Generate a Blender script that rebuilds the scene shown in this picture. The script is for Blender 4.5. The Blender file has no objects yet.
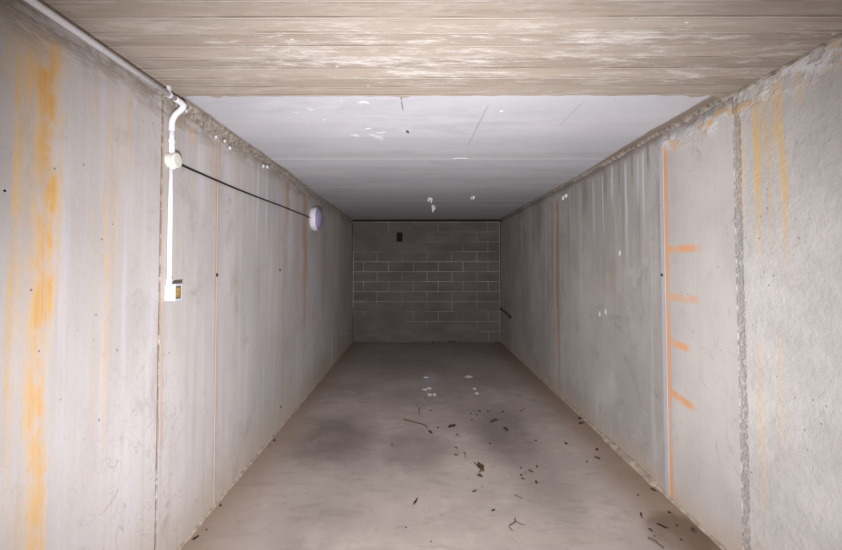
import bpy, bmesh, math, random
from mathutils import Vector, Matrix, noise as mnoise

scene = bpy.context.scene
COL = scene.collection
XL, XR, YB, H = -1.305, 1.669, 8.041, 2.459
YF = -1.0          # open garage front, behind the camera

# ------------------------------------------------------------------ node language
def lin(c):
    f = lambda v: v / 12.92 if v <= 0.04045 else ((v + 0.055) / 1.055) ** 2.4
    return tuple(f(v / 255.0) for v in c) + (1.0,)

class S:
    """a scalar socket (or a float) that can be added, multiplied ..."""
    def __init__(self, m, sock): self.m, self.s = m, sock
    def _op(self, op, b, swap=False):
        n = self.m.nt.nodes.new('ShaderNodeMath'); n.operation = op
        a = self
        if swap: a, b = b, a
        for i, v in enumerate((a, b)):
            if isinstance(v, S): self.m.nt.links.new(v.s, n.inputs[i])
            else: n.inputs[i].default_value = float(v)
        return S(self.m, n.outputs[0])
    def __add__(s, b): return s._op('ADD', b)
    def __radd__(s, b): return s._op('ADD', b)
    def __sub__(s, b): return s._op('SUBTRACT', b)
    def __rsub__(s, b): return s._op('SUBTRACT', b, True)
    def __mul__(s, b): return s._op('MULTIPLY', b)
    def __rmul__(s, b): return s._op('MULTIPLY', b)
    def __truediv__(s, b): return s._op('DIVIDE', b)
    def abs(s): return s._op('ABSOLUTE', 0)
    def floor(s): return s._op('FLOOR', 0)
    def frac(s): return s._op('FRACT', 0)
    def max(s, b): return s._op('MAXIMUM', b)
    def min(s, b): return s._op('MINIMUM', b)
    def pow(s, b): return s._op('POWER', b)
    def sqrt(s): return s._op('SQRT', 0)

class Mat:
    def __init__(self, name):
        self.mat = bpy.data.materials.new(name); self.mat.use_nodes = True
        self.nt = self.mat.node_tree
        self.bsdf = self.nt.nodes['Principled BSDF']
        tc = self.nt.nodes.new('ShaderNodeTexCoord')
        self.P = tc.outputs['Object']
        sp = self.nt.nodes.new('ShaderNodeSeparateXYZ'); self.nt.links.new(self.P, sp.inputs[0])
        self.X, self.Y, self.Z = (S(self, sp.outputs[i]) for i in range(3))
    def noise(self, scale=(1, 1, 1), detail=3, rough=0.55, off=(0, 0, 0), dist=0.0):
        if isinstance(scale, (int, float)): scale = (scale,) * 3
        mp = self.nt.nodes.new('ShaderNodeMapping'); self.nt.links.new(self.P, mp.inputs[0])
        mp.inputs['Location'].default_value = off; mp.inputs['Scale'].default_value = scale
        n = self.nt.nodes.new('ShaderNodeTexNoise'); n.inputs['Scale'].default_value = 1
        n.inputs['Detail'].default_value = detail; n.inputs['Roughness'].default_value = rough
        n.inputs['Distortion'].default_value = dist
        self.nt.links.new(mp.outputs[0], n.inputs['Vector'])
        return S(self, n.outputs['Fac'])
    def cells(self, scale, off=(0, 0, 0)):
        if isinstance(scale, (int, float)): scale = (scale,) * 3
        mp = self.nt.nodes.new('ShaderNodeMapping'); self.nt.links.new(self.P, mp.inputs[0])
        mp.inputs['Location'].default_value = off; mp.inputs['Scale'].default_value = scale
        n = self.nt.nodes.new('ShaderNodeTexVoronoi'); n.inputs['Scale'].default_value = 1
        self.nt.links.new(mp.outputs[0], n.inputs['Vector'])
        return S(self, n.outputs['Distance'])
    def white(self, v):
        n = self.nt.nodes.new('ShaderNodeTexWhiteNoise'); n.noise_dimensions = '1D'
        self.nt.links.new(v.s, n.inputs['W']); return S(self, n.outputs['Value'])
    def ss(self, e0, e1, x):
        """0 at e0 rising smoothly to 1 at e1"""
        n = self.nt.nodes.new('ShaderNodeMapRange'); n.interpolation_type = 'SMOOTHSTEP'
        if e0 > e1: return 1 - self.ss(e1, e0, x)
        self.nt.links.new(x.s, n.inputs['Value'])
        n.inputs['From Min'].default_value = e0; n.inputs['From Max'].default_value = e1
        return S(self, n.outputs[0])
    def band(self, x, c, w, soft):
        return 1 - self.ss(w * .5, w * .5 + soft, (x - c).abs())
    def col(self, c):
        n = self.nt.nodes.new('ShaderNodeRGB'); n.outputs[0].default_value = lin(c); return n.outputs[0]
    def mix(self, a, b, f):
        n = self.nt.nodes.new('ShaderNodeMix'); n.data_type = 'RGBA'; n.clamp_factor = True
        for v, i in ((a, 6), (b, 7)):
            if isinstance(v, tuple): n.inputs[i].default_value = lin(v)
            else: self.nt.links.new(v, n.inputs[i])
        if isinstance(f, S): self.nt.links.new(f.s, n.inputs[0])
        else: n.inputs[0].default_value = f
        return n.outputs[2]
    def finish(self, color, rough=0.9, height=None, dist=0.01, strength=1.0, metal=0.0, spec=0.25):
        if isinstance(color, tuple): self.bsdf.inputs['Base Color'].default_value = lin(color)
        else: self.nt.links.new(color, self.bsdf.inputs['Base Color'])
        if isinstance(rough, S): self.nt.links.new(rough.s, self.bsdf.inputs['Roughness'])
        else: self.bsdf.inputs['Roughness'].default_value = rough
        self.bsdf.inputs['Metallic'].default_value = metal
        self.bsdf.inputs['Specular IOR Level'].default_value = spec
        if height is not None:
            b = self.nt.nodes.new('ShaderNodeBump'); b.inputs['Distance'].default_value = dist
            b.inputs['Strength'].default_value = strength
            self.nt.links.new(height.s, b.inputs['Height']); self.nt.links.new(b.outputs[0], self.bsdf.inputs['Normal'])
        return self.mat

# ------------------------------------------------------------------ materials
def drip(m, y0, w, zt, zb, k, wob, streak):
    """a run of rust or lime down a wall: from zt down to zb, fading"""
    return m.band(m.Y + wob * w * .9, y0, w * .55, w * .55) * m.ss(zb, zb + (zt - zb) * .6, m.Z) * \
        m.ss(zt + .04, zt - .05, m.Z + wob * .12) * streak * k

def wall_left_material():
    m = Mat('left_concrete')
    big = m.noise((1, 1.3, .8), 3); streak = m.noise((1, 22, .7), 3, off=(3, 1, 2)); fine = m.noise(38, 4, .7)
    wob = m.noise((1, 2, 2.2), 4, .6, off=(7, 3, 1)) * 2 - 1
    c = m.mix((170, 165, 164), (190, 185, 185), m.ss(.3, .7, big))
    c = m.mix(c, (192, 187, 194), m.ss(.52, .72, streak) * .45)
    c = m.mix(c, (176, 163, 153), m.ss(.50, .30, streak) * .5)
    c = m.mix(c, (152, 144, 140), m.ss(.54, .70, m.noise((1, 3.5, 2.5), 6, .72, off=(8, 2, 2), dist=.6)) * .5)
    c = m.mix(c, (150, 140, 134), m.ss(.60, .8, fine) * .35)
    # light falloff towards the far end, painted in as a slight greying
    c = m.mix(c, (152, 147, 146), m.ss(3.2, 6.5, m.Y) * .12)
    # greyer base near the floor
    c = m.mix(c, (176, 158, 140), m.ss(.45, .0, m.Z + wob * .12) * .5)
    c = m.mix(c, (140, 131, 126), m.ss(.55, .72, m.noise((1, 11, 8), 7, .78, off=(3, 6, 2), dist=.7)) * m.ss(.42, .6, big) * .45)
    # yellow ochre runs
    st = m.ss(.28, .6, m.noise((1, 60, .8), 2, off=(1, 9, 4))) * .75 + .3
    blot = m.ss(.35, .6, m.noise((1, 9, 5), 4, .65, off=(5, 5, 5)))
    runs = None
    for (y0, w, zt, zb, k) in ((1.385, .075, 2.32, -1.4, 1.1), (1.35, .03, 2.32, .9, .9), (1.285, .022, 2.30, .2, .75), (1.31, .02, 2.30, .6, .6),
                               (1.45, .02, 2.32, 1.0, .55), (1.675, .03, 2.28, .3, .5), (1.60, .02, 2.25, 1.3, .3), (1.73, .02, 2.28, 1.2, .35),
                               (1.79, .03, 2.3, 1.8, .4), (1.36, .15, 2.36, 1.95, .95), (1.345, .08, .85, -.6, .3),
                               (2.30, .06, 2.39, 2.2, .8), (2.52, .03, 2.36, 1.8, .45), (2.22, .10, 2.37, 2.28, .7)):
        t = drip(m, y0, w, zt, zb, k, wob, st); runs = t if runs is None else runs.max(t)
    c = m.mix(c, (208, 168, 104), (runs * (.28 + blot * .62) * (.7 + .3 * m.ss(.6, 1.7, m.Z))).min(.85))
    core = drip(m, 1.39, .05, 2.30, -.4, .8, wob, st)
    c = m.mix(c, (194, 140, 68), core * blot * .75 * (.55 + .45 * m.ss(.8, 1.9, m.Z)))
    # peach and brown runs farther in
    runs = None
    for (y0, w, zt, zb, k) in ((2.60, .045, 2.36, -.5, .6), (2.87, .07, 2.3, .2, .25), (3.92, .10, 2.36, -.5, .35), (4.62, .16, 2.37, .2, .85),
                               (3.98, .14, 2.38, 1.9, .8), (6.13, .12, 2.4, -.6, .8), (5.6, .15, 2.3, .3, .3), (4.3, .08, 2.3, .5, .25),
                               (3.3, .06, 2.3, .4, .25), (6.8, .2, 2.3, .2, .3), (2.04, .04, 2.38, -.5, .45)):
        t = drip(m, y0, w, zt, zb, k, wob, st); runs = t if runs is None else runs.max(t)
    c = m.mix(c, (172, 132, 92), runs * .75)
    # lime-white runs under the upper joint
    runs = None
    for (y0, w, zt, zb, k) in ((2.40, .05, 2.36, 1.7, .6), (3.25, .04, 2.36, 1.6, .6), (3.45, .05, 2.36, 1.4, .5), (4.1, .1, 2.36, 1.2, .5), (5.3, .12, 2.3, .6, .4)):
        t = drip(m, y0, w, zt, zb, k, wob, st); runs = t if runs is None else runs.max(t)
    c = m.mix(c, (200, 197, 206), runs * .8)
    # rough dirty band at the top of the wall
    top = m.ss(2.24, 2.40, m.Z + wob * .10) * m.ss(.35, .62, m.noise((1, 5, 16), 5, .7))
    c = m.mix(c, (138, 124, 108), top * .8)
    # joint at y = 2.03 : crumbly brown
    jn = m.band(m.Y + wob * .008, 2.03, .004, .012) * m.ss(.30, .55, m.noise((1, 10, 30), 4, .7))
    c = m.mix(c, (112, 96, 84), jn * .7)
    # scratches low down (scribbles)
    scr = m.noise((1, 4.5, 4.5), 2, .5, off=(2, 8, 3), dist=1.4)
    line = m.ss(.008, .002, (scr - .5).abs()) * m.ss(1.15, .8, m.Z) * m.band(m.Y, 1.9, .45, .25)
    c = m.mix(c, (138, 128, 130), line * .35)
    # pits
    pit = m.ss(.10, .05, m.cells(17)) * m.ss(.5, .62, m.noise(4, 2, off=(4, 4, 1)))
    c = m.mix(c, (112, 92, 78), pit * .75)
    # drawn ring near the edge of the picture
    r = ((m.Y - 1.255) * (m.Y - 1.255) + (m.Z - 1.91) * (m.Z - 1.91)).sqrt()
    c = m.mix(c, (150, 148, 150), m.band(r, .018, .001, .003) * .4)
    hgt = big * .2 + fine * .16 + streak * .12 + top * .6 + m.noise((1, 9, 9), 5, .6, off=(1, 1, 9)) * .35 - pit * .3 - jn * .6
    return m.finish(c, .82, hgt, .012, .55)

def wall_right_material():
    m = Mat('right_concrete')
    big = m.noise((1, 1.3, .9), 3, off=(9, 0, 0)); streak = m.noise((1, 16, .6), 3, off=(13, 1, 2)); fine = m.noise(42, 4, .7)
    wob = m.noise((1, 2, 2.2), 4, .6, off=(17, 3, 1)) * 2 - 1
    near = m.ss(2.745, 2.735, m.Y)               # paler panels this side of the joint
    rough = m.ss(2.10, 2.08, m.Y)                # rough rendered panel nearest
    c = m.mix((157, 152, 148), (177, 172, 168), m.ss(.35, .68, big))
    c = m.mix(c, (180, 180, 183), m.ss(.56, .75, streak) * .5)
    c = m.mix(c, (124, 121, 119), m.ss(4.2, 6.8, m.Y) * .15)  # far end darkened in the colour, painted light falloff
    c = m.mix(c, (128, 124, 121), m.ss(.46, .28, streak) * .5 * m.ss(.6, 1.8, m.Z))
    cn = m.mix((172, 166, 163), (192, 187, 184), m.ss(.35, .7, big))
    cn = m.mix(cn, (178, 172, 166), m.ss(.46, .3, streak) * .25)
    cn = m.mix(cn, (172, 166, 162), m.ss(.55, .72, m.noise((1, 4, 3), 6, .72, off=(28, 2, 2), dist=.6)) * .5)
    cr = m.mix((176, 172, 169), (196, 192, 189), m.ss(.25, .75, m.noise((1, 3, 3), 5, .7, off=(3, 7, 7))))
    cn = m.mix(cn, cr, rough)
    c = m.mix(c, (130, 126, 122), m.ss(.52, .72, m.noise((1, 3, 2.4), 6, .72, off=(18, 2, 2), dist=.6)) * .55)
    c = m.mix(c, (186, 183, 181), m.ss(.55, .7, m.noise((1, 1.4, 1.6), 5, .7, off=(38, 2, 2))) * .5)
    c = m.mix(c, cn, near)
    c = m.mix(c, (112, 104, 98), m.ss(.62, .8, fine) * .35)
    c = m.mix(c, (182, 160, 140), m.ss(.22, .0, m.Z + wob * .1) * .5)
    st = m.ss(.28, .6, m.noise((1, 50, .8), 2, off=(1, 19, 4))) * .75 + .3
    blot = m.ss(.35, .6, m.noise((1, 9, 5), 4, .65, off=(15, 5, 5)))
    c = m.mix(c, (128, 121, 116), m.ss(.56, .72, m.noise((1, 12, 9), 7, .78, off=(23, 6, 2), dist=.7)) * .4)
    # lime-white drips
    runs = None
    for (y0, w, zt, zb, k) in ((2.95, .025, 2.38, 1.7, .8), (3.02, .02, 2.36, 1.9, .7), (3.2, .03, 2.36, 1.25, .75), (3.42, .03, 2.38, 1.9, .8), (3.6, .03, 2.36, 1.5, .7),
                               (3.8, .04, 2.36, 1.6, .5), (4.1, .05, 2.3, .4, .35), (4.9, .06, 2.34, .8, .5), (5.2, .08, 2.34, .9, .5), (5.9, .1, 2.3, 1.2, .45), (6.4, .12, 2.3, 1.2, .4)):
        t = drip(m, y0, w, zt, zb, k, wob, st); runs = t if runs is None else runs.max(t)
    c = m.mix(c, (196, 196, 204), runs)
    # dark drips below the upper joint
    runs = None
    for (y0, w, zt, zb, k) in ((2.88, .03, 2.4, 2.2, .8), (3.1, .03, 2.4, 2.1, .7), (3.3, .03, 2.4, 2.0, .7), (3.55, .05, 2.4, 2.05, .7), (4.0, .1, 2.4, 1.95, .7), (5.5, .2, 2.4, 1.6, .5)):
        t = drip(m, y0, w, zt, zb, k, wob, st); runs = t if runs is None else runs.max(t)
    c = m.mix(c, (110, 104, 99), runs * .7)
    # rust-brown runs far in
    runs = None
    for (y0, w, zt, zb, k) in ((4.78, .07, 2.32, -.6, .8), (4.95, .10, 2.32, .6, .5), (3.42, .12, 1.6, 1.15, .3), (7.4, .4, 2.3, 1.2, .3)):
        t = drip(m, y0, w, zt, zb, k, wob, st); runs = t if runs is None else runs.max(t)
    c = m.mix(c, (154, 112, 80), runs * .85)
    # blue-white line and orange line at the formwork joint
    c = m.mix(c, (172, 174, 184), m.band(m.Y + wob * .006, 2.735, .02, .012) * .8)
    edge = (m.noise((1, 30, 5), 3, off=(2, 2, 22)) - .5) * .02
    org = m.band(m.Y + edge, 2.675, .022, .014) * (m.ss(.3, .55, m.noise((1, 12, 3), 4, .6, off=(2, 12, 2))) * .55 + .45)
    org = org * m.ss(2.36, 2.33, m.Z)
    for (zc, y0, y1, k, sl) in ((1.648, 2.34, 2.66, 1.0, 0), (1.335, 2.36, 2.66, .7, .0), (1.04, 2.43, 2.66, 1.0, .06), (.71, 2.40, 2.66, 1.1, .12)):
        zz = m.Z - (m.Y - 2.66) * sl + wob * .01
        t = m.band(zz, zc, .026, .02) * m.ss(y0, y0 + .08, m.Y + edge * 3) * m.ss(y1 + .01, y1, m.Y) * \
            m.ss(.25, .5, m.noise((1, 14, 8), 3, off=(3, 3, 31))) * k
        org = org.max(t)
    org = org.max(drip(m, 2.60, .05, 2.33, 2.24, .6, wob, st))
    c = m.mix(c, (210, 152, 106), org.min(1.0) * .85)
    # ochre runs on the nearest panel
    runs = None
    for (y0, w, zt, zb, k) in ((2.05, .03, 2.36, 1.6, .55), (1.955, .035, 2.33, 1.45, .9), (1.90, .05, 2.36, 1.95, .55), (1.885, .014, 2.36, 1.5, .55), (1.815, .03, 2.38, 1.4, .75), (1.845, .03, 2.38, 2.0, .6),
                               (1.965, .028, 1.15, .15, .55), (1.85, .03, 1.2, .5, .25), (1.72, .03, 2.42, 2.2, .5)):
        t = drip(m, y0, w, zt, zb, k, wob, st); runs = t if runs is None else runs.max(t)
    c = m.mix(c, (212, 174, 106), (runs * (.45 + .5 * blot)).min(.8))
    # flaking band under the ceiling on the nearest panel
    top = m.ss(2.26, 2.38, m.Z + wob * .10) * m.ss(.40, .55, m.noise((1, 9, 14), 5, .65, off=(1, 4, 1)))
    c = m.mix(c, m.mix((216, 215, 219), (208, 166, 106), m.ss(.5, .62, m.noise((1, 6, 9), 3, off=(6, 6, 6)))), top * .75 * near)
    c = m.mix(c, (96, 86, 76), m.ss(2.36, 2.43, m.Z + wob * .05) * .6 * (1 - rough))
    # crumbling joint at y = 2.09
    jw = m.ss(.40, .55, m.noise((1, 12, 24), 5, .7, off=(2, 2, 2)))
    jn = m.band(m.Y + wob * .006, 2.068, .022, .016) * m.ss(.40, .6, m.noise((1, 60, 40), 5, .75, off=(2, 2, 2)))
    c = m.mix(c, (158, 151, 146), jn * .6)
    c = m.mix(c, (110, 100, 94), m.band(m.Y + wob * .002, 2.093, .004, .005) * jw * .8)
    # lime spots
    for (yc, zc, r0) in ((3.313, 1.643, .02), (3.576, 1.125, .022), (3.695, 1.092, .022)):
        rr = ((m.Y - yc) * (m.Y - yc) + (m.Z - zc) * (m.Z - zc) * .5).sqrt() + wob * .006
        c = m.mix(c, (226, 224, 222), m.ss(r0, r0 * .6, rr) * .9)
    pit = m.ss(.10, .05, m.cells(19, off=(1, 2, 3))) * m.ss(.5, .62, m.noise(4, 2, off=(4, 14, 1)))
    c = m.mix(c, (104, 92, 84), pit * .7)
    lump = m.noise((1, 26, 26), 5, .65, off=(1, 1, 19), dist=.4)
    hgt = big * .2 + fine * .15 + streak * .1 + top * near * .7 - jn * .8 - pit * .3 + lump * (rough * .75 + .1)
    return m.finish(c, .84, hgt, .012, .6)

def ceiling_white_material():
    m = Mat('pale_ceiling_concrete')
    wob = m.noise((1.5, 1.5, 1), 4, .6) * 2 - 1
    big = m.noise((.7, 1.2, 1), 4, off=(2, 2, 2))
    board = m.noise((.25, 5, 1), 3, off=(5, 1, 1))
    fine = m.noise((8, 40, 1), 4, .6)
    c = m.mix((190, 189, 195), (206, 205, 211), m.ss(.3, .7, big))
    c = m.mix(c, (194, 194, 200), m.ss(.54, .35, board) * .55)
    c = m.mix(c, (166, 163, 162), m.ss(.58, .75, fine) * .25)
    c = m.mix(c, (164, 162, 165), m.ss(2.6, 6.2, m.Y) * .45)  # fading light towards the back put into the ceiling colour
    c = m.mix(c, (178, 177, 182), m.ss(.50, .66, m.noise((1.6, 4, 1), 6, .7, off=(12, 4, 1), dist=.5)) * .6)
    bb = m.white((m.Y * 4.6).floor())
    c = m.mix(c, (180, 180, 186), bb * .4)
    seams = None
    for (yc, k) in ((3.43, .7), (3.90, .25), (4.69, .4), (5.70, .55), (6.2, .6), (2.52, .12)):
        t = m.band(m.Y + wob * .01, yc, .02, .03) * k; seams = t if seams is None else seams.max(t)
    c = m.mix(c, (222, 218, 218), seams * .8)
    # thin straight cracks along the room
    ck = m.band(m.X - (m.Y - 2.1) * .02 + wob * .006, -.088, .003, .003) * m.ss(2.36, 2.30, m.Y)
    ck = ck.max(m.band(m.X + (m.Y - 2.25) * .02 + wob * .004, .405, .002, .004) * m.band(m.Y, 2.65, .7, .08) * .5)
    ck = ck.max(m.band(m.X + wob * .004, .93, .002, .004) * m.band(m.Y, 2.4, .3, .08) * .4)
    c = m.mix(c, (104, 98, 98), ck * .8)
    # white flaked patches
    wp = m.ss(.62, .68, m.noise((5, 9, 1), 4, .65, off=(8, 3, 1))) * m.band(m.X, -.42, .5, .25) * m.band(m.Y, 2.45, .5, .35)
    c = m.mix(c, (238, 237, 240), wp)
    # brown exposed margin beside both walls and at the far end
    mar = m.ss(1.575, 1.60, m.X + wob * .035 + m.ss(2.6, 4.5, m.Y) * -.07).max(m.ss(-1.245, -1.27, m.X + wob * .03) * m.ss(5, 3.5, m.Y))
    c = m.mix(c, (136, 122, 108), mar * .9)
    hgt = big * .2 + fine * .08 + seams * .25 + wp * .3 - ck * .5
    return m.finish(c, .85, hgt, .01, .4)

def ceiling_brown_material():
    m = Mat('board_marked_concrete')
    wob = m.noise((1, 2, 1), 3) * 2 - 1
    yy = m.Y + wob * .006
    bi = (yy * 10.5).floor(); bf = (yy * 10.5).frac()
    tone = m.white(bi)
    grain = m.noise((1.2, 60, 1), 4, .6); soft = m.noise((.8, 8, 1), 4, .6, off=(3, 3, 3))
    c = m.mix((154, 141, 130), (171, 158, 147), tone)
    c = m.mix(c, (130, 116, 105), m.ss(.5, .28, grain) * .45)
    c = m.mix(c, (184, 172, 162), m.ss(.55, .75, soft) * .5)
    seam = m.ss(.10, .03, bf) * m.ss(.38, .55, m.noise((3, 6, 1), 4, .7, off=(1, 6, 6)))
    dark = m.band(bf, .93, .05, .05) * m.ss(.45, .6, m.noise((1.5, 5, 1), 3, off=(1, 16, 6)))
    c = m.mix(c, (118, 105, 95), dark * .5)
    c = m.mix(c, (212, 205, 198), seam * .55)
    wear = m.ss(.46, .64, m.noise((3.2, 15, 1), 7, .8, off=(4, 4, 4))) * (m.band(m.Y, 1.72, .26, .15) * m.ss(-1.0, -.3, m.X) + .30 + m.band(m.Y, 1.55, .05, .1) * .4).min(1.0)
    c = m.mix(c, (214, 208, 204), wear * .75)
    chip = m.ss(.09, .05, m.cells((9, 14, 1))) * m.ss(.5, .6, m.noise(3, 2, off=(3, 1, 8)))
    c = m.mix(c, (226, 220, 214), chip * .8)
    hgt = grain * .2 + tone * .35 - dark * .4 + seam * .35 + wear * .2
    return m.finish(c, .9, hgt, .012, .5)

def floor_material():
    m = Mat('floor_concrete')
    big = m.noise((.9, .9, 1), 4, .55); mid = m.noise((4, 4, 1), 4, .6, off=(4, 1, 1)); fine = m.noise(30, 4, .7)
    wob = m.noise((2.4, 2.4, 1), 4, .6, off=(6, 2, 1)) * 2 - 1
    sweep = m.noise((3, 9, 1), 4, .6, off=(1, 8, 2), dist=1.2)
    c = m.mix((150, 139, 134), (173, 161, 155), m.ss(.3, .7, big))
    c = m.mix(c, (184, 172, 167), m.ss(.52, .72, mid) * .45)
    c = m.mix(c, (128, 117, 111), m.ss(.52, .72, m.noise((7, 11, 1), 6, .75, off=(9, 5, 1), dist=.8)) * .45)
    c = m.mix(c, (126, 114, 107), m.ss(.48, .3, sweep) * .30)
    c = m.mix(c, (114, 103, 96), m.ss(.62, .78, fine) * .3)
    # dark tyre marks and damp patches
    def patch(x, y, rx, ry, k, soft=.8):
        d = (((m.X - x) / rx) * ((m.X - x) / rx) + ((m.Y - y) / ry) * ((m.Y - y) / ry)).sqrt() + wob * .7
        return m.ss(1.0 + soft * .9, 1 - soft * .7, d) * k
    pt = None
    for a in ((-.72, 3.6, .30, .50, .8), (-.5, 3.0, .15, .3, .25), (.80, 3.72, .24, .50, .75), (-.02, 3.42, .24, .32, .5, .6), (.10, 3.18, .12, .1, .3), (.9, 2.9, .16, .5, .3), (-.62, 2.55, .2, .5, .2)):
        t = patch(*a); pt = t if pt is None else pt.max(t)
    c = m.mix(c, (98, 88, 83), pt * .85 * (m.ss(.25, .6, mid) * .5 + .5))
    # earth-brown strips along the walls, dirt in the right corner
    br = m.ss(1.25, 1.6, m.X + wob * .08).max(m.ss(-.9, -1.28, m.X + wob * .12) * .8)
    c = m.mix(c, (142, 118, 98), br * .7)
    dirt = patch(1.52, 2.36, .16, .20, 1.0, .35) * (m.ss(.35, .6, mid) * .4 + .6)
    c = m.mix(c, (104, 84, 68), dirt * .75)
    # far part: colour darkened for the light dropping off with depth
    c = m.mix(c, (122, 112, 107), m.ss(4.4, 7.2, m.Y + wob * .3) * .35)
    c = m.mix(c, (170, 166, 176), patch(.16, 5.5, .10, .25, .6))
    hair = m.noise((2.2, 2.2, 1), 3, .5, off=(7, 7, 7), dist=.8)
    c = m.mix(c, (110, 98, 92), m.ss(.004, .001, (hair - .5).abs()) * .12)
    hgt = big * .2 + fine * .12 + sweep * .12 + dirt * .25
    return m.finish(c, .62 + mid * .25, hgt, .01, .45, spec=.3)

def simple(name, c0, c1, scale=30, rough=.6, bump=.1, spec=.3, metal=0.0):
    m = Mat(name); n = m.noise(scale, 4, .6)
    return m.finish(m.mix(c0, c1, m.ss(.3, .7, n)), rough, n, .004, bump, metal, spec)

def block_material():
    m = Mat('hollow_block'); n = m.noise(60, 4, .7); b = m.noise((1.5, 1, 3), 3, off=(1, 2, 3))
    c = m.mix((98, 88, 86), (112, 102, 100), m.ss(.3, .7, b)); c = m.mix(c, (92, 82, 79), m.ss(.55, .75, n) * .4)
    return m.finish(c, .95, n, .004, .5, spec=.1)

def mortar_material():
    m = Mat('mortar'); n = m.noise(50, 4, .7)
    b = m.ss(.44, .62, m.noise((1.2, 1, 1.6), 2, off=(2, 1, 3)))
    k = (b * .6 + m.band(m.Z, 1.25, .75, .3) * .55 + m.ss(2.37, 2.388, m.Z) * .6 + m.ss(1.64, 1.648, m.X) * .6).min(1.0)
    c = m.mix((106, 96, 94), (160, 151, 148), k); c = m.mix(c, (96, 88, 85), m.ss(.58, .75, n) * .4)
    return m.finish(c, .95, n, .004, .5, spec=.1)

MAT = dict(
    left=wall_left_material(), right=wall_right_material(), white=ceiling_white_material(), brown=ceiling_brown_material(),
    floor=floor_material(), block=block_material(), mortar=mortar_material(),
    dark=simple('cavity_shade', (34, 28, 26), (48, 40, 37), 12, .95),  # near-black standing in for the shade behind the blocks
    grout=simple('brown_grout', (118, 108, 98), (176, 166, 156), 34, .95, .5),
    lip=simple('cement_lip', (146, 131, 117), (182, 169, 154), 24, .9, .6),
    pvc=simple('white_plastic', (224, 224, 230), (236, 236, 241), 8, .42, .02, .5),
    clip=simple('grey_plastic', (200, 200, 202), (216, 216, 218), 10, .45, .02, .5),
    boxp=simple('cream_plastic', (204, 203, 196), (216, 215, 208), 14, .45, .05, .5),
    ochre=simple('ochre_rocker', (130, 104, 58), (168, 140, 84), 90, .6, .2),
    slate=simple('dark_rim', (62, 58, 52), (86, 80, 72), 60, .6, .2),
    cable=simple('black_rubber', (20, 17, 17), (32, 28, 28), 40, .6, .1),
    leaf=simple('dry_leaf', (58, 42, 30), (98, 72, 48), 60, .8, .4),
    leafd=simple('dark_leaf', (34, 25, 20), (62, 46, 36), 60, .8, .4),
    twig=simple('twig_bark', (70, 54, 44), (104, 84, 70), 60, .85, .4),
    flake=simple('paint_flake', (206, 204, 210), (236, 235, 240), 40, .7, .3),
    lime=simple('lime_deposit', (216, 212, 208), (240, 238, 236), 60, .6, .5),
    crust=simple('dull_lime_crust', (176, 174, 178), (204, 202, 206), 70, .8, .5),
    boxw=simple('white_box_plastic', (176, 177, 183), (188, 188, 194), 12, .45, .03, .5),
    stone=simple('dark_pebble', (62, 50, 42), (92, 76, 64), 40, .85, .6),
    plug=simple('tie_hole_plug', (26, 24, 26), (48, 46, 48), 40, .7, .2),
    steel=simple('rusty_steel', (40, 34, 32), (66, 54, 48), 60, .6, .4),
)
def lens_material():
    m = Mat('lilac_glass'); n = m.noise(40, 3)
    c = m.mix((138, 130, 166), (160, 152, 188), n)
    mt = m.finish(c, .16, n, .002, .2, spec=.7)
    m.bsdf.inputs['Transmission Weight'].default_value = .12
    m.bsdf.inputs['Coat Weight'].default_value = .4
    return mt
MAT['lens'] = lens_material()
MAT['lampbase'] = simple('lamp_base_plastic', (206, 202, 208), (220, 216, 222), 20, .5, .05, .4)

# ------------------------------------------------------------------ mesh helpers
def link(name, bm, mats, parent=None, smooth=False, loc=(0, 0, 0)):
    me = bpy.data.meshes.new(name)
    bmesh.ops.recalc_face_normals(bm, faces=bm.faces)
    bm.to_mesh(me); bm.free()
    if smooth:
        for p in me.polygons: p.use_smooth = True
    for mt in (mats if isinstance(mats, (list, tuple)) else [mats]): me.materials.append(mt)
    o = bpy.data.objects.new(name, me); COL.objects.link(o); o.location = loc
    if parent is not None: o.parent = parent
    return o

def tag(o, label=None, cat=None, group=None, kind=None):
    for k, v in (('label', label), ('category', cat), ('group', group), ('kind', kind)):
        if v: o[k] = v
    return o

def empty(name, loc, label, cat, group=None):
    o = bpy.data.objects.new(name, None); COL.objects.link(o); o.location = loc; o.empty_display_size = .05
    return tag(o, label, cat, group)

def box(bm, a, b, bev=0.0, mi=0, seg=2):
    r = bmesh.ops.create_cube(bm, size=1)
    vs = r['verts']
    for v in vs:
        v.co = Vector([a[i] + (v.co[i] + .5) * (b[i] - a[i]) for i in range(3)])
    fs = list({f for v in vs for f in v.link_faces})
    for f in fs: f.material_index = mi
    if bev:
        es = list({e for v in vs for e in v.link_edges})
        g = bmesh.ops.bevel(bm, geom=es, offset=bev, segments=seg, affect='EDGES', profile=.6)
        for f in g['faces']: f.material_index = mi

def tube(bm, pts, rad, n=12, cap=True):
    pts = [Vector(p) for p in pts]
    rads = rad if isinstance(rad, (list, tuple)) else [rad] * len(pts)
    rings = []; prev = None
    for i, p in enumerate(pts):
        d = (pts[min(i + 1, len(pts) - 1)] - pts[max(i - 1, 0)]).normalized()
        if prev is None:
            u = d.orthogonal().normalized()
        else:
            u = (prev - d * prev.dot(d)).normalized()
        prev = u; w = d.cross(u)
        rings.append([bm.verts.new(p + (u * math.cos(2 * math.pi * k / n) + w * math.sin(2 * math.pi * k / n)) * rads[i]) for k in range(n)])
    for a, b in zip(rings, rings[1:]):
        for k in range(n): bm.faces.new((a[k], a[(k + 1) % n], b[(k + 1) % n], b[k]))
    if cap:
        bm.faces.new(rings[0][::-1]); bm.faces.new(rings[-1])

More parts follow.
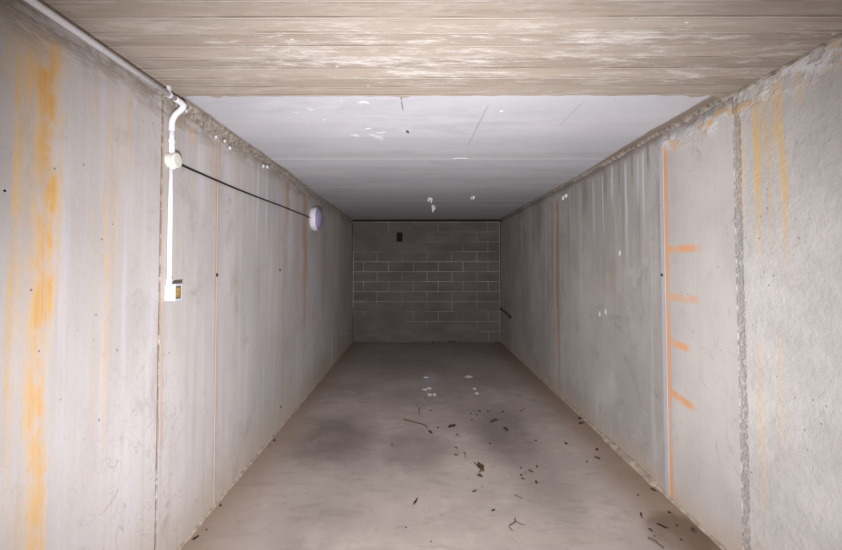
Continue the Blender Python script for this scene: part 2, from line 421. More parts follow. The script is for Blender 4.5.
def lathe(bm, prof, axis='x', n=32, c=(0, 0, 0)):
    """profile of (distance along axis, radius)"""
    rings = []
    for (h, r) in prof:
        ring = []
        for k in range(n):
            a = 2 * math.pi * k / n; p, q = r * math.cos(a), r * math.sin(a)
            co = (h, p, q) if axis == 'x' else (p, q, h)
            ring.append(bm.verts.new(Vector(co) + Vector(c)))
        rings.append(ring)
    for a, b in zip(rings, rings[1:]):
        for k in range(n): bm.faces.new((a[k], a[(k + 1) % n], b[(k + 1) % n], b[k]))
    bm.faces.new(rings[0][::-1]); bm.faces.new(rings[-1])

def smooth_path(pts, per=8):
    pts = [Vector(p) for p in pts]; out = []
    P = [pts[0]] + pts + [pts[-1]]
    for i in range(1, len(P) - 2):
        a, b, c, d = P[i - 1:i + 3]
        for k in range(per):
            t = k / per
            out.append(.5 * ((2 * b) + (c - a) * t + (2 * a - 5 * b + 4 * c - d) * t * t + (3 * b - a - 3 * c + d) * t ** 3))
    out.append(pts[-1]); return out

# ------------------------------------------------------------------ the room
def struct(name, bm, mats, label=None, smooth=False):
    return tag(link(name, bm, mats, smooth=smooth), label, None, None, 'structure')

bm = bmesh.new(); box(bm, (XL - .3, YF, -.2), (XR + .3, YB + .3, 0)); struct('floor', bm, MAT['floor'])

def wall_profile(xin, xout, joints, steps):
    """a wall extruded upwards; real grooves at the formwork joints (y, width, depth) and small offsets of the panels"""
    sgn = 1 if xin > xout else -1
    pts = []; y = YF; off = steps[0][1]
    marks = [(j[0], 'j', j) for j in joints] + [(s[0], 's', s) for s in steps[1:]]
    pts.append((xin + sgn * off, YF))
    for (yy, kind, v) in sorted(marks, key=lambda t: t[0]):
        if kind == 'j':
            w, d = v[1], v[2]
            pts += [(xin + sgn * off, yy - w), (xin + sgn * (off - d), yy - w * .4), (xin + sgn * (off - d), yy + w * .4), (xin + sgn * off, yy + w)]
        else:
            pts.append((xin + sgn * off, yy - .002)); off = v[1]; pts.append((xin + sgn * off, yy + .002))
    pts.append((xin + sgn * off, YB)); pts += [(xout, YB), (xout, YF)]
    bm = bmesh.new()
    lo = [bm.verts.new((p[0], p[1], 0)) for p in pts]; hi = [bm.verts.new((p[0], p[1], H)) for p in pts]
    n = len(pts)
    for i in range(n): bm.faces.new((lo[i], lo[(i + 1) % n], hi[(i + 1) % n], hi[i]))
    bm.faces.new(lo[::-1]); bm.faces.new(hi)
    return bm
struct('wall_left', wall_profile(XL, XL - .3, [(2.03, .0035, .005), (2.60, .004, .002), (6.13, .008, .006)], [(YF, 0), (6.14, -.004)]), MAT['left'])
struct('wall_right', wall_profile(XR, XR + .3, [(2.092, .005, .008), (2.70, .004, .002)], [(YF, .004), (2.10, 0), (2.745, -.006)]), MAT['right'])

# ceiling: pale main slab and a slightly lower board-marked brown band in front with a ragged edge
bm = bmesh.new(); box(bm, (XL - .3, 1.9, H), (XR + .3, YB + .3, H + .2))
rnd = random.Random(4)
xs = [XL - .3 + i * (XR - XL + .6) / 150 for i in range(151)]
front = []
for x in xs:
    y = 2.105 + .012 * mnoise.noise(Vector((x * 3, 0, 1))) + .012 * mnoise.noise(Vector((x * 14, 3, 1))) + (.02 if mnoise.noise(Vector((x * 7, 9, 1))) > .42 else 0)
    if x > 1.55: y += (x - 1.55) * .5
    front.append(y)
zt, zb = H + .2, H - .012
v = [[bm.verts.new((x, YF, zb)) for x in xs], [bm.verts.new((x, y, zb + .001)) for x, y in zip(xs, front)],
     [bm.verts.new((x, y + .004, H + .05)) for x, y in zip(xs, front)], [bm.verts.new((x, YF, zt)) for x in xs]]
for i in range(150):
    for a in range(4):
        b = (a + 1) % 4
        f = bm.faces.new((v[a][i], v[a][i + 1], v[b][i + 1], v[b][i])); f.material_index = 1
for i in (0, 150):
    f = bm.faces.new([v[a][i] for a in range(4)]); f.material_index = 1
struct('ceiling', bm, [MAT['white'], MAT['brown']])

# back wall of hollow blocks, half-bond, one half-block hole
bm = bmesh.new()
bx0, bx1 = -1.287, 1.655
HOLE = (-.409, -.305)
TH = .15
box(bm, (XL - .3, YB + TH, 0), (XR + .3, YB + TH + .1, H + .1), mi=2)             # plate coloured dark for the shade in the hole and top gap
J = .006
for r in range(12):
    z0 = 2.395 - (r + 1) * .1996; z1 = z0 + .1996
    first = .206 if r in (0, 2, 4, 6, 9, 11) else .48
    cuts = [bx0] + [bx0 + first + .5 * k for k in range(7) if bx0 + first + .5 * k < bx1 - .06] + [bx1]
    segs = list(zip(cuts, cuts[1:]))
    for a, b in segs:
        if r == 1 and a < HOLE[0] < b:
            b = HOLE[0]
        if r == 1 and abs(a - HOLE[1]) < .03: a = HOLE[1]
        box(bm, (a + J, YB - .002, z0 + J), (b - J, YB + TH, z1 - J), .003, 0, 1)
        # mortar: bed joint below each block and head joint at its right end
        if b < bx1 - .01 and not (r == 1 and b == HOLE[0]):
            box(bm, (b - J - .001, YB + .001, z0 + J), (b + J + .001, YB + TH - .01, z1 - J), 0, 1)
    box(bm, (bx0 - .01, YB + .0005, z0 - J), (bx1 + .01, YB + TH - .01, z0 + J), 0, 1)
box(bm, (bx0 - .01, YB - .004, 2.389), (bx1 + .004, YB + TH - .01, 2.403), 0, 1)
box(bm, (bx1 - J, YB - .004, 0), (bx1 + .006, YB + TH - .01, 2.40), 0, 1)
box(bm, (bx0 - .012, YB - .003, 0), (bx0 + J, YB + TH - .01, 2.40), 0, 1)
struct('wall_back', bm, [MAT['block'], MAT['mortar'], MAT['dark']])
# cement toe along the block wall
def bead(name, path, prof, mat, seed, jit, label=None):
    """irregular strip: path of points, prof(i) gives the cross-section polygon at each"""
    bm = bmesh.new(); rings = []
    for i, p in enumerate(path):
        rings.append([bm.verts.new(q) for q in prof(i, p)])
    for a, b in zip(rings, rings[1:]):
        n = len(a)
        for k in range(n): bm.faces.new((a[k], a[(k + 1) % n], b[(k + 1) % n], b[k]))
    bm.faces.new(rings[0][::-1]); bm.faces.new(rings[-1])
    return struct(name, bm, mat, label)
def nz(a, s): return mnoise.noise(Vector((a, s * 7.3, s * 1.7)))
ys = [YF + i * (YB - YF) / 500 for i in range(501)]
def corner(side):
    def prof(i, y):
        if side < 0:
            drop = .040 + .042 * math.exp(-((y - 2.45) / .55) ** 2) + .014 * nz(y * 9, 1) + .02 * nz(y * 2.5, 2)
            out = .02 + .012 * nz(y * 6, 3) + .016 * math.exp(-((y - 2.9) / .8) ** 2)
            if y < 2.0: drop, out = .03 + .012 * nz(y * 9, 1), .018 + .006 * nz(y * 7, 3)
            if y > 4.9: drop *= .55; out *= .6
            x = XL
            return [(x - .02, y, H + .01), (x - .02, y, H - drop), (x + .006, y, H - drop), (x + .012, y, H - drop * .55), (x + out, y, H - .016), (x + out, y, H + .01)]
        drop = .030 + .014 * nz(y * 8, 5) + .016 * nz(y * 2.5, 6)
        out = .016 + .008 * nz(y * 6, 7)
        if y > 4.9: drop *= .8; out *= .7
        if y < 2.1: drop, out = .022 + .012 * nz(y * 9, 5), .02
        x = XR
        return [(x + .02, y, H + .01), (x + out * -1, y, H + .01), (x - out, y, H - .016), (x - .012, y, H - drop * .55), (x - .004, y, H - drop), (x + .02, y, H - drop)]
    return prof
bead('trim_1', ys, corner(-1), MAT['grout'], 1, 0, 'brown grout fillet between the left wall and the ceiling')
bead('trim_2', ys, corner(1), MAT['grout'], 2, 0, 'brown grout fillet between the right wall and the ceiling')
def toe(side):
    def prof(i, y):
        h = .016 + .006 * nz(y * 11, 8 + side) + .006 * nz(y * 3, 3 + side); w = .012 + .006 * nz(y * 9, 12 + side)
        if side > 0:
            if 2.85 < y < 3.6: h += .014; w += .016 + .006 * nz(y * 30, 2)
            x = XR; return [(x + .02, y, -.01), (x + .02, y, h), (x - .004, y, h), (x - w, y, h * .5), (x - w - .006, y, -.01)]
        x = XL; return [(x - .02, y, -.01), (x + w + .006, y, -.01), (x + w, y, h * .5), (x + .004, y, h), (x - .02, y, h)]
    return prof
bead('baseboard_left', ys, toe(-1), MAT['lip'], 3, 0, 'thin pale cement ridge along the foot of the left wall')
bead('baseboard_right', ys, toe(1), MAT['lip'], 4, 0, 'crumbly cement ridge along the foot of the right wall')

# ------------------------------------------------------------------ electrics on the left wall
# conduit: along the ceiling corner, bend, drop to the round box
cx, cz = -1.245, 2.405
R = .0135
cond = empty('electrical_conduit', (XL, 2.105, 2.14), 'long white plastic conduit under the ceiling, bending down to the round junction box', 'conduit', None)
L0 = Vector(cond.location)
def loc(pts, o): return [Vector(p) - Vector(o.location) for p in pts]
bm = bmesh.new(); tube(bm, loc([(cx, YF + .05, cz), (cx, 1.0, cz), (cx, 2.055, cz)], cond), R, 14); link('pipe_run', bm, MAT['pvc'], cond, True)
bend = smooth_path([(cx, 2.03, cz), (cx, 2.085, cz), (cx - .003, 2.108, cz - .008), (cx - .016, 2.108, cz - .028), (XL + .026, 2.090, cz - .062), (XL + .017, 2.079, cz - .10), (XL + .016, 2.078, cz - .15)], 6)
bm = bmesh.new(); tube(bm, loc(bend, cond), R * 1.12, 14); link('elbow', bm, MAT['pvc'], cond, True)
bm = bmesh.new(); tube(bm, loc([(XL + .016, 2.078, cz - .14), (XL + .016, 2.082, 2.14)], cond), R, 14); link('drop_pipe', bm, MAT['pvc'], cond, True)
clip_me = None
for (p, ax) in [((cx, y, cz), 'y') for y in (-.2, .5, 1.2, 1.98)] + [((XL + .016, 2.080, 2.20), 'z')]:
    bm = bmesh.new()
    # a C-shaped clip with a foot
    arc = []
    for k in range(13):
        a = math.radians(-60 + 300 * k / 12)
        arc.append((math.cos(a), math.sin(a)))
    for s in (0, 1):
        pass
    inner, outer = R + .0006, R + .0036
    rings = []
    for (ca, sa) in arc:
        ring = []
        for (rr, t) in ((inner, -.008), (outer, -.008), (outer, .008), (inner, .008)):
            if ax == 'y': q = Vector((p[0] + rr * sa, p[1] + t, p[2] - rr * ca * 1.0))
            else: q = Vector((p[0] + rr * ca, p[1] + rr * sa, p[2] + t))
            ring.append(bm.verts.new(q - L0))
        rings.append(ring)
    for a, b in zip(rings, rings[1:]):
        for k in range(4): bm.faces.new((a[k], a[(k + 1) % 4], b[(k + 1) % 4], b[k]))
    bm.faces.new(rings[0][::-1]); bm.faces.new(rings[-1])
    if ax == 'y': box(bm, Vector((p[0] - .007, p[1] - .008, p[2] + R * .9)) - L0, Vector((p[0] + .007, p[1] + .008, H - .012)) - L0)
    else: box(bm, Vector((XL - .001, p[1] - .007, p[2] - .008)) - L0, Vector((p[0] - R * .9, p[1] + .007, p[2] + .008)) - L0)
    link('pipe_clip', bm, MAT['clip'], cond, False)

# round junction box
jb = empty('junction_box', (XL, 2.086, 2.100), 'round whitish junction box on the left wall where the conduit and the black cable meet', 'junction box')
bm = bmesh.new(); lathe(bm, [(0, .0385), (.030, .0385), (.034, .040), (.036, .040)], n=36); link('box_body', bm, MAT['boxp'], jb, False)
bm = bmesh.new(); lathe(bm, [(.0362, .040), (.043, .040), (.0465, .0375), (.048, .032)], n=36); link('lid', bm, MAT['boxp'], jb, False)
bm = bmesh.new(); lathe(bm, [(.0478, .005), (.0495, .0045), (.0498, .003)], n=14); link('screw', bm, MAT['clip'], jb, False)
for (a, nm) in ((90, 'cable_gland'), (-90, 'cable_gland'), (0, 'cable_gland')):
    bm = bmesh.new(); lathe(bm, [(.035, .0165), (.043, .0165), (.046, .0150)], axis='z', n=18)
    o = link(nm, bm, MAT['boxp'], jb, False); o.location = (.017, 0, 0)
    o.rotation_euler = (math.radians(a - 90), 0, 0)

# lower conduit to the switch
lc = empty('electrical_conduit', (XL, 2.080, 1.46), 'straight thin white conduit running down from junction box to switch', 'conduit')
bm = bmesh.new(); tube(bm, [(.0145, 0, -.006), (.0145, 0, .30), (.0145, 0, .596)], .0115, 14); link('pipe', bm, MAT['pvc'], lc, True)
bm = bmesh.new(); tube(bm, [(.0145, 0, -.008), (.0145, 0, .018)], .0145, 14); link('end_sleeve', bm, MAT['pvc'], lc, False)

# switch box
sw = empty('switch_box', (XL, 2.094, 1.364), 'small white surface-mounted switch box at the joint of the left wall', 'switch')
bm = bmesh.new(); box(bm, (0, -.031, 0), (.052, .031, .088), .004); link('box_body', bm, MAT['boxw'], sw)
bm = bmesh.new()
box(bm, (.052, -.033, -.001), (.058, -.024, .089), .002); box(bm, (.052, .024, -.001), (.058, .033, .089), .002)
box(bm, (.052, -.025, -.001), (.058, .025, .012), .002); box(bm, (.052, -.025, .076), (.058, .025, .089), .002)
link('frame', bm, MAT['boxw'], sw)
bm = bmesh.new(); box(bm, (.051, -.0235, .0125), (.056, .0235, .0755), .001); o = link('switch_plate', bm, MAT['slate'], sw)
bm = bmesh.new(); box(bm, (.0562, -.019, .018), (.0595, .019, .070), .0015); o = link('rocker', bm, MAT['ochre'], sw); tag(o, 'ochre-brown rocker')

# bulkhead lamp
lp = empty('wall_lamp', (XL, 4.95, 2.112), 'round bulkhead lamp with a lilac glass dome high on the left wall', 'lamp')
bm = bmesh.new(); lathe(bm, [(0, .138), (.010, .144), (.030, .147), (.050, .1465), (.058, .144), (.062, .140)], n=48); link('base', bm, MAT['lampbase'], lp, True)
bm = bmesh.new(); lathe(bm, [(.0625, .137), (.076, .134), (.094, .123), (.110, .103), (.120, .076), (.127, .045), (.130, .014), (.1302, .002)], n=48)
link('glass_dome', bm, MAT['lens'], lp, True)
bm = bmesh.new(); lathe(bm, [(.0590, .1445), (.066, .1440), (.071, .140), (.072, .1362), (.0626, .1372)], n=48); link('rim', bm, MAT['pvc'], lp, True)

# cable junction box -> lamp
pts = [(XL + .017, 2.132, 2.100), (XL + .012, 2.18, 2.098)] + [(XL + .009, 2.3 + .5 * k, 2.097 + .002 * k - .006 * math.sin(k * 1.3)) for k in range(0, 5)] + [(XL + .010, 4.66, 2.114), (XL + .014, 4.803, 2.112)]
bm = bmesh.new(); tube(bm, smooth_path(pts, 5), .0052, 10)
tag(link('electric_cable', bm, MAT['cable'], None, True), 'thin black cable strung along the left wall from junction box to lamp', 'cable')

# dark rod along the far right wall
bm = bmesh.new(); tube(bm, smooth_path([(XR - .022, 7.985, .668), (XR - .024, 7.7, .655), (XR - .022, 7.4, .635), (XR - .026, 7.17, .612)], 4), .012, 10)
rod = link('metal_rod', bm, MAT['steel'], None, True); tag(rod, 'thin dark rod fixed along the right wall near the far block wall', 'rod')
bm = bmesh.new(); tube(bm, [(XR + .002, 7.16, .606), (XR - .02, 7.16, .606), (XR - .042, 7.155, .604)], [.03, .03, .024], 14)
link('end_knob', bm, MAT['steel'], rod)
bm = bmesh.new(); tube(bm, [(XR + .002, 7.96, .668), (XR - .034, 7.96, .668)], .016, 10)
link('bracket', bm, MAT['steel'], rod)

# formwork tie-hole plugs
plugs = [((XL, 1.255, 1.787), 'left edge of the view beside the broad ochre stain', .004), ((XL, 2.605, 1.484), 'peach-stained joint right of the switch', .012),
         ((XL, 3.799, 1.498), 'middle of the left wall below the black cable', .014), ((XL, 3.86, .189), 'foot of the left wall near the floor', .013),
         ((XL + .004, 7.66, .276), 'far end of the left wall beside the blocks', .022), ((XR, 2.736, 1.477), 'right wall, pale line beside orange stain', .011)]
for (p, where, r) in plugs:
    s = 1 if p[0] < 0 else -1
    bm = bmesh.new(); lathe(bm, [(-.004 * s, r), (.002 * s, r), (.003 * s, r * .8), (.001 * s, r * .55), (.001 * s, r * .2)], n=18)
    tag(link('tie_hole_plug', bm, MAT['plug'], None, False, p), 'small dark tie hole plug, ' + where if 'edge' in where or 'foot' in where or 'far' in where or 'middle' in where
        else 'small dark tie hole plug on the ' + where, 'plug', 'formwork tie hole plugs')

# lime beads hanging from the left-hand grout, lime drips under the ceiling
def blob(bm, c, r, seed, stretch=(1, 1, 1), jit=.35, sub=2):
    g = bmesh.ops.create_icosphere(bm, subdivisions=sub, radius=1)
    for v in g['verts']:
        k = 1 + jit * mnoise.noise(v.co * 1.7 + Vector((seed * 3.1, seed, 0)))
        v.co = Vector(c) + Vector((v.co.x * r * k * stretch[0], v.co.y * r * k * stretch[1], v.co.z * r * k * stretch[2]))
bead_where = ['just behind the conduit bend', 'nearest the start of the beaded stretch', 'in the middle of the cluster behind the bend', 'lowest of the cluster behind the bend',
              'first of the far pair before the lamp', 'second of the far pair before the lamp', 'beside the vertical conduit above the junction box']
for i, (y, z) in enumerate([(2.202, 2.408), (2.53, 2.367), (2.648, 2.377), (2.719, 2.351), (3.315, 2.373), (3.402, 2.386), (2.075, 2.297)]):
    bm = bmesh.new(); r = (.009, .010, .010, .011, .013, .014, .007)[i]
    blob(bm, (0, 0, 0), r, i, (.9, 1, 1.3))
    x = XL + (.020 if i < 6 else .006)
    tag(link('lime_bead', bm, MAT['crust'], None, True, (x, y, z)), 'small white lime bead, left wall top, ' + bead_where[i], 'lime bead', 'lime beads along the left wall')

def lime_drip(p, parts, label, seed):
    bm = bmesh.new()
    bx = sum(q[0] for q in parts) / len(parts); by = sum(q[1] for q in parts) / len(parts)
    blob(bm, (bx, by, .004), 1, seed, (max(abs(q[0] - bx) for q in parts) + .014, max(abs(q[1] - by) for q in parts) + .014, .011), .2)
    for (dx, dy, r, ln) in parts:
        path = [(dx, dy, .002), (dx + .004, dy, -ln * .35), (dx - .003, dy + .004, -ln * .75), (dx, dy, -ln)]
        tube(bm, path, [r * 1.5, r, r * .7, r * .25], 8)
    tag(link('lime_drip', bm, MAT['lime'], None, True, p), label, 'lime drip', 'lime drips on the ceiling')
lime_drip((.165, 5.45, H), [(0, 0, .014, .05), (.03, .05, .012, .07), (-.01, .12, .011, .04)], 'small white lime drips hanging from ceiling, left and nearer of the three', 1)
lime_drip((.245, 6.25, H), [(0, 0, .02, .10), (.03, .08, .014, .06), (-.01, -.1, .014, .07), (.015, .2, .012, .05)], 'largest white lime drips hanging from the ceiling near the block wall', 2)
lime_drip((.755, 5.35, H), [(0, 0, .016, .045), (-.02, .08, .01, .03)], 'single short white lime drip on the ceiling, right of the other drips', 3)
def patch(p, rx, ry, label, seed, n=22):
    bm = bmesh.new(); top = []; bot = []
    for k in range(n):
        a = 2 * math.pi * k / n; q = 1 + .45 * mnoise.noise(Vector((math.cos(a) * 1.3 + seed, math.sin(a) * 1.3, seed)))
        top.append(bm.verts.new((rx * q * math.cos(a), ry * q * math.sin(a), .002)))
        bot.append(bm.verts.new((rx * .8 * q * math.cos(a), ry * .8 * q * math.sin(a), -.006)))
    for k in range(n): bm.faces.new((top[k], top[(k + 1) % n], bot[(k + 1) % n], bot[k]))
    bm.faces.new(top); bm.faces.new(bot[::-1])
    tag(link('lime_crust', bm, MAT['crust'], None, False, p), label, 'lime crust', 'lime crusts on the pale ceiling')
patch((.375, 3.42, H), .07, .028, 'white oblong lime crust on the seam in the middle of the pale ceiling', 1)
patch((.50, 2.35, H), .012, .012, 'tiny white lime spot near the front edge of the pale ceiling, right of centre', 2)
patch((-.30, 2.22, H), .034, .018, 'white lime crust just behind the front edge of the pale ceiling, left of centre', 3)
patch((-.33, 2.66, H), .028, .018, 'white lime crust farther back on the left half of the pale ceiling', 4)
# deposit at the top of the right wall
bm = bmesh.new(); blob(bm, (0, 0, 0), .028, 5, (.5, 1.2, .9)); blob(bm, (0, .09, -.012), .022, 6, (.5, 1, 1.2)); blob(bm, (0, .05, .004), .02, 7, (.5, 1.6, .6))
tag(link('lime_bead', bm, MAT['lime'], None, True, (XR - .006, 4.46, 2.315)), 'white lime lump high on the far right wall above a rust run', 'lime bead', 'lime lumps on the right wall')
# dark spot on the pale ceiling
bm = bmesh.new(); blob(bm, (0, 0, 0), .012, 3, (.8, 1.6, .35)); blob(bm, (.006, .03, 0), .008, 4, (.8, 1.4, .35))
tag(link('dark_speck', bm, MAT['stone'], None, True, (-.068, 2.70, H - .002)), 'dark speck stuck to the pale ceiling below the thin crack', 'speck')

# ------------------------------------------------------------------ loose litter on the floor
def leaf(a, b, wr, label, mat='leaf', seed=0, curl=.35, group='dry leaf pieces on the floor', name='dry_leaf'):
    a, b = Vector((a[0], a[1], 0)), Vector((b[0], b[1], 0)); d = b - a; L = d.length; ang = math.atan2(d.y, d.x)
    L *= .9; W = max(L * wr * .62, .006); bm = bmesh.new(); n, k = 9, 5; top = []; bot = []
    pts = []
    for i in range(n):
        t = i / (n - 1); prof = math.sin(math.pi * min(max(t, .04), .96)) ** .7 * (1 + .6 * mnoise.noise(Vector((t * 7, seed, 0))))
        row = []
        for j in range(k):
            s = j / (k - 1) * 2 - 1
            z = curl * W * s * s * (.7 + .5 * mnoise.noise(Vector((t * 3, s, seed)))) + .10 * L * math.sin(t * math.pi * 1.4 + seed) ** 2 * .5 + .05 * W * mnoise.noise(Vector((t * 8, s * 4, seed)))
            row.append(Vector(((t - .5) * L, s * W * .5 * prof + .12 * W * math.sin(t * 3 + seed), z)))
        pts.append(row)
    zmin = min(p.z for r in pts for p in r); th = .0014
    for row in pts:
        top.append([bm.verts.new(p + Vector((0, 0, th - zmin))) for p in row]); bot.append([bm.verts.new(p - Vector((0, 0, zmin))) for p in row])
    for i in range(n - 1):
        for j in range(k - 1):
            bm.faces.new((top[i][j], top[i + 1][j], top[i + 1][j + 1], top[i][j + 1])); bm.faces.new((bot[i][j], bot[i][j + 1], bot[i + 1][j + 1], bot[i + 1][j]))
    for i in range(n - 1):
        bm.faces.new((top[i][0], bot[i][0], bot[i + 1][0], top[i + 1][0])); bm.faces.new((top[i][-1], top[i + 1][-1], bot[i + 1][-1], bot[i][-1]))
    for j in range(k - 1):
        bm.faces.new((top[0][j], top[0][j + 1], bot[0][j + 1], bot[0][j])); bm.faces.new((top[-1][j], bot[-1][j], bot[-1][j + 1], top[-1][j + 1]))
    c = (a + b) / 2
    o = link(name, bm, MAT[mat], None, True, (c.x, c.y, 0)); o.rotation_euler = (0, 0, ang)
    return tag(o, label, 'leaf', group)
LEAVES = [
    ((-.027, 2.615), (.002, 2.698), .26, 'leafd', 'narrow dark dry leaf lying alone near the front middle of the floor'),
    ((.462, 3.155), (.500, 3.03), .6, 'leaf', 'curled brown leaf, upper piece of the leaf clump right of centre'),
    ((.437, 2.993), (.476, 2.959), .8, 'leaf', 'curled brown leaf, lower piece of the leaf clump right of centre'),
    ((.370, 2.767), (.407, 2.791), .45, 'leafd', 'small dark leaf piece just in front of the leaf clump'),
    ((.463, 2.560), (.490, 2.569), .8, 'leafd', 'small stubby dark leaf piece right of the narrow dark leaf, nearer the front'),
    ((.288, 3.837), (.369, 3.883), .7, 'leafd', 'dark dry leaf on the floor centre, behind the curled crumbs'),
    ((.097, 3.769), (.136, 3.692), .5, 'leaf', 'small brown leaf at the end of the thin curved twig'),
    ((.708, 3.956), (.801, 4.031), .4, 'leaf', 'slender brown leaf farther back, on the right tyre patch'),
    ((.812, 3.848), (.845, 3.746), .5, 'leaf', 'bent brown leaf in front of the slender leaf, on the right tyre patch'),
    ((.833, 3.065), (.861, 3.021), .45, 'leaf', 'elongated brown leaf in the middle of the loose scatter at right'),
    ((.850, 2.918), (.836, 2.860), .4, 'leaf', 'narrow brown leaf at the near right of the loose scatter'),
    ((1.423, 3.268), (1.449, 3.219), .6, 'leaf', 'brown leaf on the earthy strip just off the right wall'),
    ((1.557, 3.919), (1.627, 3.960), .4, 'leafd', 'dark leaf against the foot of the right wall, middle of its length'),
    ((1.606, 2.815), (1.630, 2.774), .55, 'leafd', 'nearly black leaf at the foot of the right wall below the orange stain'),
    ((1.353, 2.398), (1.364, 2.367), .6, 'leaf', 'small brown leaf at the left edge of the dirt patch'),
    ((1.424, 2.439), (1.470, 2.389), .35, 'leafd', 'long dark leaf lying in the dirt patch by the right wall'),
    ((.751, 2.952), (.769, 2.925), .6, 'leaf', 'small brown leaf at the near left of the loose scatter'),
    ((.314, 3.443), (.333, 3.407), .5, 'leafd', 'small dark leaf, farthest of the curled crumbs in mid floor'),
    ((.600, 8.000), (.760, 7.975), .4, 'leafd', 'dark leaf on the floor at the foot of the block wall'),
    ((-1.266, 2.29), (-1.250, 2.33), .6, 'leafd', 'dark leaf scrap by the foot of the left wall, nearest the front'),
]
for i, (a, b, w, mt, lb) in enumerate(LEAVES): leaf(a, b, w, lb, mt, i + 1)

def twig(pts, r, label, seed):
    o3 = Vector((pts[0][0], pts[0][1], 0))
    path = smooth_path([(p[0] - o3.x, p[1] - o3.y, r + .002 * (k % 2)) for k, p in enumerate(pts)], 5)
    n = len(path); rads = [r * (1 - .6 * k / n) for k in range(n)]
    for k, p in enumerate(path): p.z = max(p.z, rads[k])
    bm = bmesh.new(); tube(bm, path, rads, 8)
    return tag(link('twig', bm, MAT['twig'], None, True, o3), label, 'twig', 'twigs and stems on the floor')
twig([(-.135, 4.031), (-.074, 3.981), (-.005, 3.944), (.071, 3.883), (.098, 3.814)], .006, 'thin curved twig lying in the middle of the floor', 1)
twig([(.016, 4.363), (.016, 4.275), (.02, 4.163)], .005, 'short straight twig pointing away, behind the curved twig', 2)
twig([(.593, 2.485), (.584, 2.447), (.54, 2.411), (.553, 2.367)], .0035, 'forked-looking thin stem near the front, right of centre', 3)
twig([(.592, 2.457), (.615, 2.429), (.640, 2.425)], .0025, 'hair-thin side stem touching the forked-looking stem near the front', 4)
twig([(.654, 2.732), (.69, 2.692)], .003, 'short pale stem between the leaf clump and the front right', 5)
twig([(1.301, 2.308), (1.323, 2.288), (1.335, 2.252), (1.34, 2.225)], .004, 'curved dark twig in front of the dirt patch at lower right', 6)
twig([(1.382, 2.524), (1.366, 2.486)], .007, 'short stubby twig behind the dirt patch at lower right', 7)
twig([(.3, 3.301), (.318, 3.276), (.331, 3.318)], .005, 'hooked brown stem, left one of the two curls in mid floor', 8)
twig([(.382, 3.336), (.388, 3.284), (.376, 3.251)], .0035, 'arched thin stem, right one of the two curls in mid floor', 9)
twig([(.46, 3.02), (.478, 3.06), (.455, 3.12), (.44, 3.17)], .005, 'brown stem lying across the leaf clump right of centre', 10)

def crumb(p, r, label, seed, group='leaf crumbs on the floor', mat='leafd', name='leaf_crumb', cat='crumb', flat=.5):
    bm = bmesh.new(); g = random.Random(seed); r *= .62
    blob(bm, (0, 0, 0), r, seed, (1 + g.random() * .8, .7 + g.random() * .5, flat), .8, 2)
    zmin = min(v.co.z for v in bm.verts)
    for v in bm.verts: v.co.z -= zmin
    o = link(name, bm, MAT[mat], None, False, (p[0], p[1], 0)); o.rotation_euler = (0, 0, g.random() * 6)
    return tag(o, label, cat, group)
CR = [((.137, 4.275), .014, 'dark crumb right of the short straight twig'), ((-.011, 4.423), .011, 'faint crumb just beyond the short straight twig'),
      ((.739, 4.246), .014, 'dark crumb in the back row on the right, second from its right end'), ((.654, 4.26), .014, 'dark crumb in the back row on the right, third from its right end'),
      ((.612, 4.163), .012, 'small crumb slightly in front of the back row on the right'), ((.554, 4.19), .012, 'leftmost crumb of the back row on the right'),
      ((.542, 4.031), .012, 'faint crumb in front of the leftmost of the back row on the right'), ((.897, 4.246), .014, 'rightmost crumb of the back row on the right'),
      ((.625, 3.5), .012, 'lone crumb on the near edge of the right tyre patch'), ((.358, 3.682), .011, 'lone crumb in front of the dark central leaf'),
      ((.194, 3.837), .012, 'crumb between the curved twig and the dark central leaf'), ((.914, 3.109), .011, 'crumb at the far right of the loose scatter at right'),
      ((.787, 3.094), .009, 'crumb at the far left of the loose scatter at right'), ((.761, 2.985), .010, 'crumb beside the near left leaf of the loose scatter at right'),
      ((-.069, 2.401), .006, 'tiny crumb in front of the narrow dark leaf'), ((.074, 2.283), .006, 'tiny crumb nearest the front edge of the view'),
      ((-.22, 3.481), .010, 'lone crumb on the floor left of the central dark smear'), ((1.28, 3.5), .015, 'dark crumb midway between right tyre patch and right wall'),
      ((1.039, 3.559), .012, 'faint crumb right of the right tyre patch'), ((1.093, 4.274), .011, 'crumb far back on the right, left one of a pair'),
      ((1.14, 4.332), .009, 'crumb far back on the right, right one of a pair'), ((1.498, 3.389), .014, 'crumb behind the leaf on the earthy strip'),
      ((1.329, 3.187), .010, 'faint crumb left of the leaf on the earthy strip'), ((1.478, 2.733), .009, 'crumb on the earthy strip below the nearly black leaf'),
      ((1.571, 2.545), .010, 'crumb at the far corner of the dirt patch by the right wall'), ((1.537, 2.421), .010, 'crumb in the dirt patch right of the long dark leaf'),
      ((1.482, 2.3), .007, 'crumb at the near end of the dirt patch'), ((1.351, 2.330), .006, 'tiny crumb under the small leaf at the dirt patch edge'),
      ((.30, 7.93), .03, 'dark crumb at the foot of the block wall, left of the leaf there'), ((.087, 4.684), .012, 'faint crumb in front of the white flakes'),
      ((.449, 2.835), .005, 'tiny crumb beside the small leaf in front of the clump'),
      ((-1.235, 2.383), .007, 'tiny crumb off the foot of the left wall'), ((-1.268, 2.614), .010, 'crumb at the foot of the left wall below the stained joint'),
      ((-1.26, 3.558), .014, 'crumb at the foot of the left wall, farther back'),
      ((1.628, 4.06), .022, 'dark lump wedged against the foot of the right wall')]
for i, (p, r, lb) in enumerate(CR): crumb(p, r, ('tiny ' if r < .007 and not lb.startswith('tiny') else 'brown ' if not lb.startswith(('dark', 'tiny', 'lone', 'faint', 'small')) else '') + lb, i + 3)
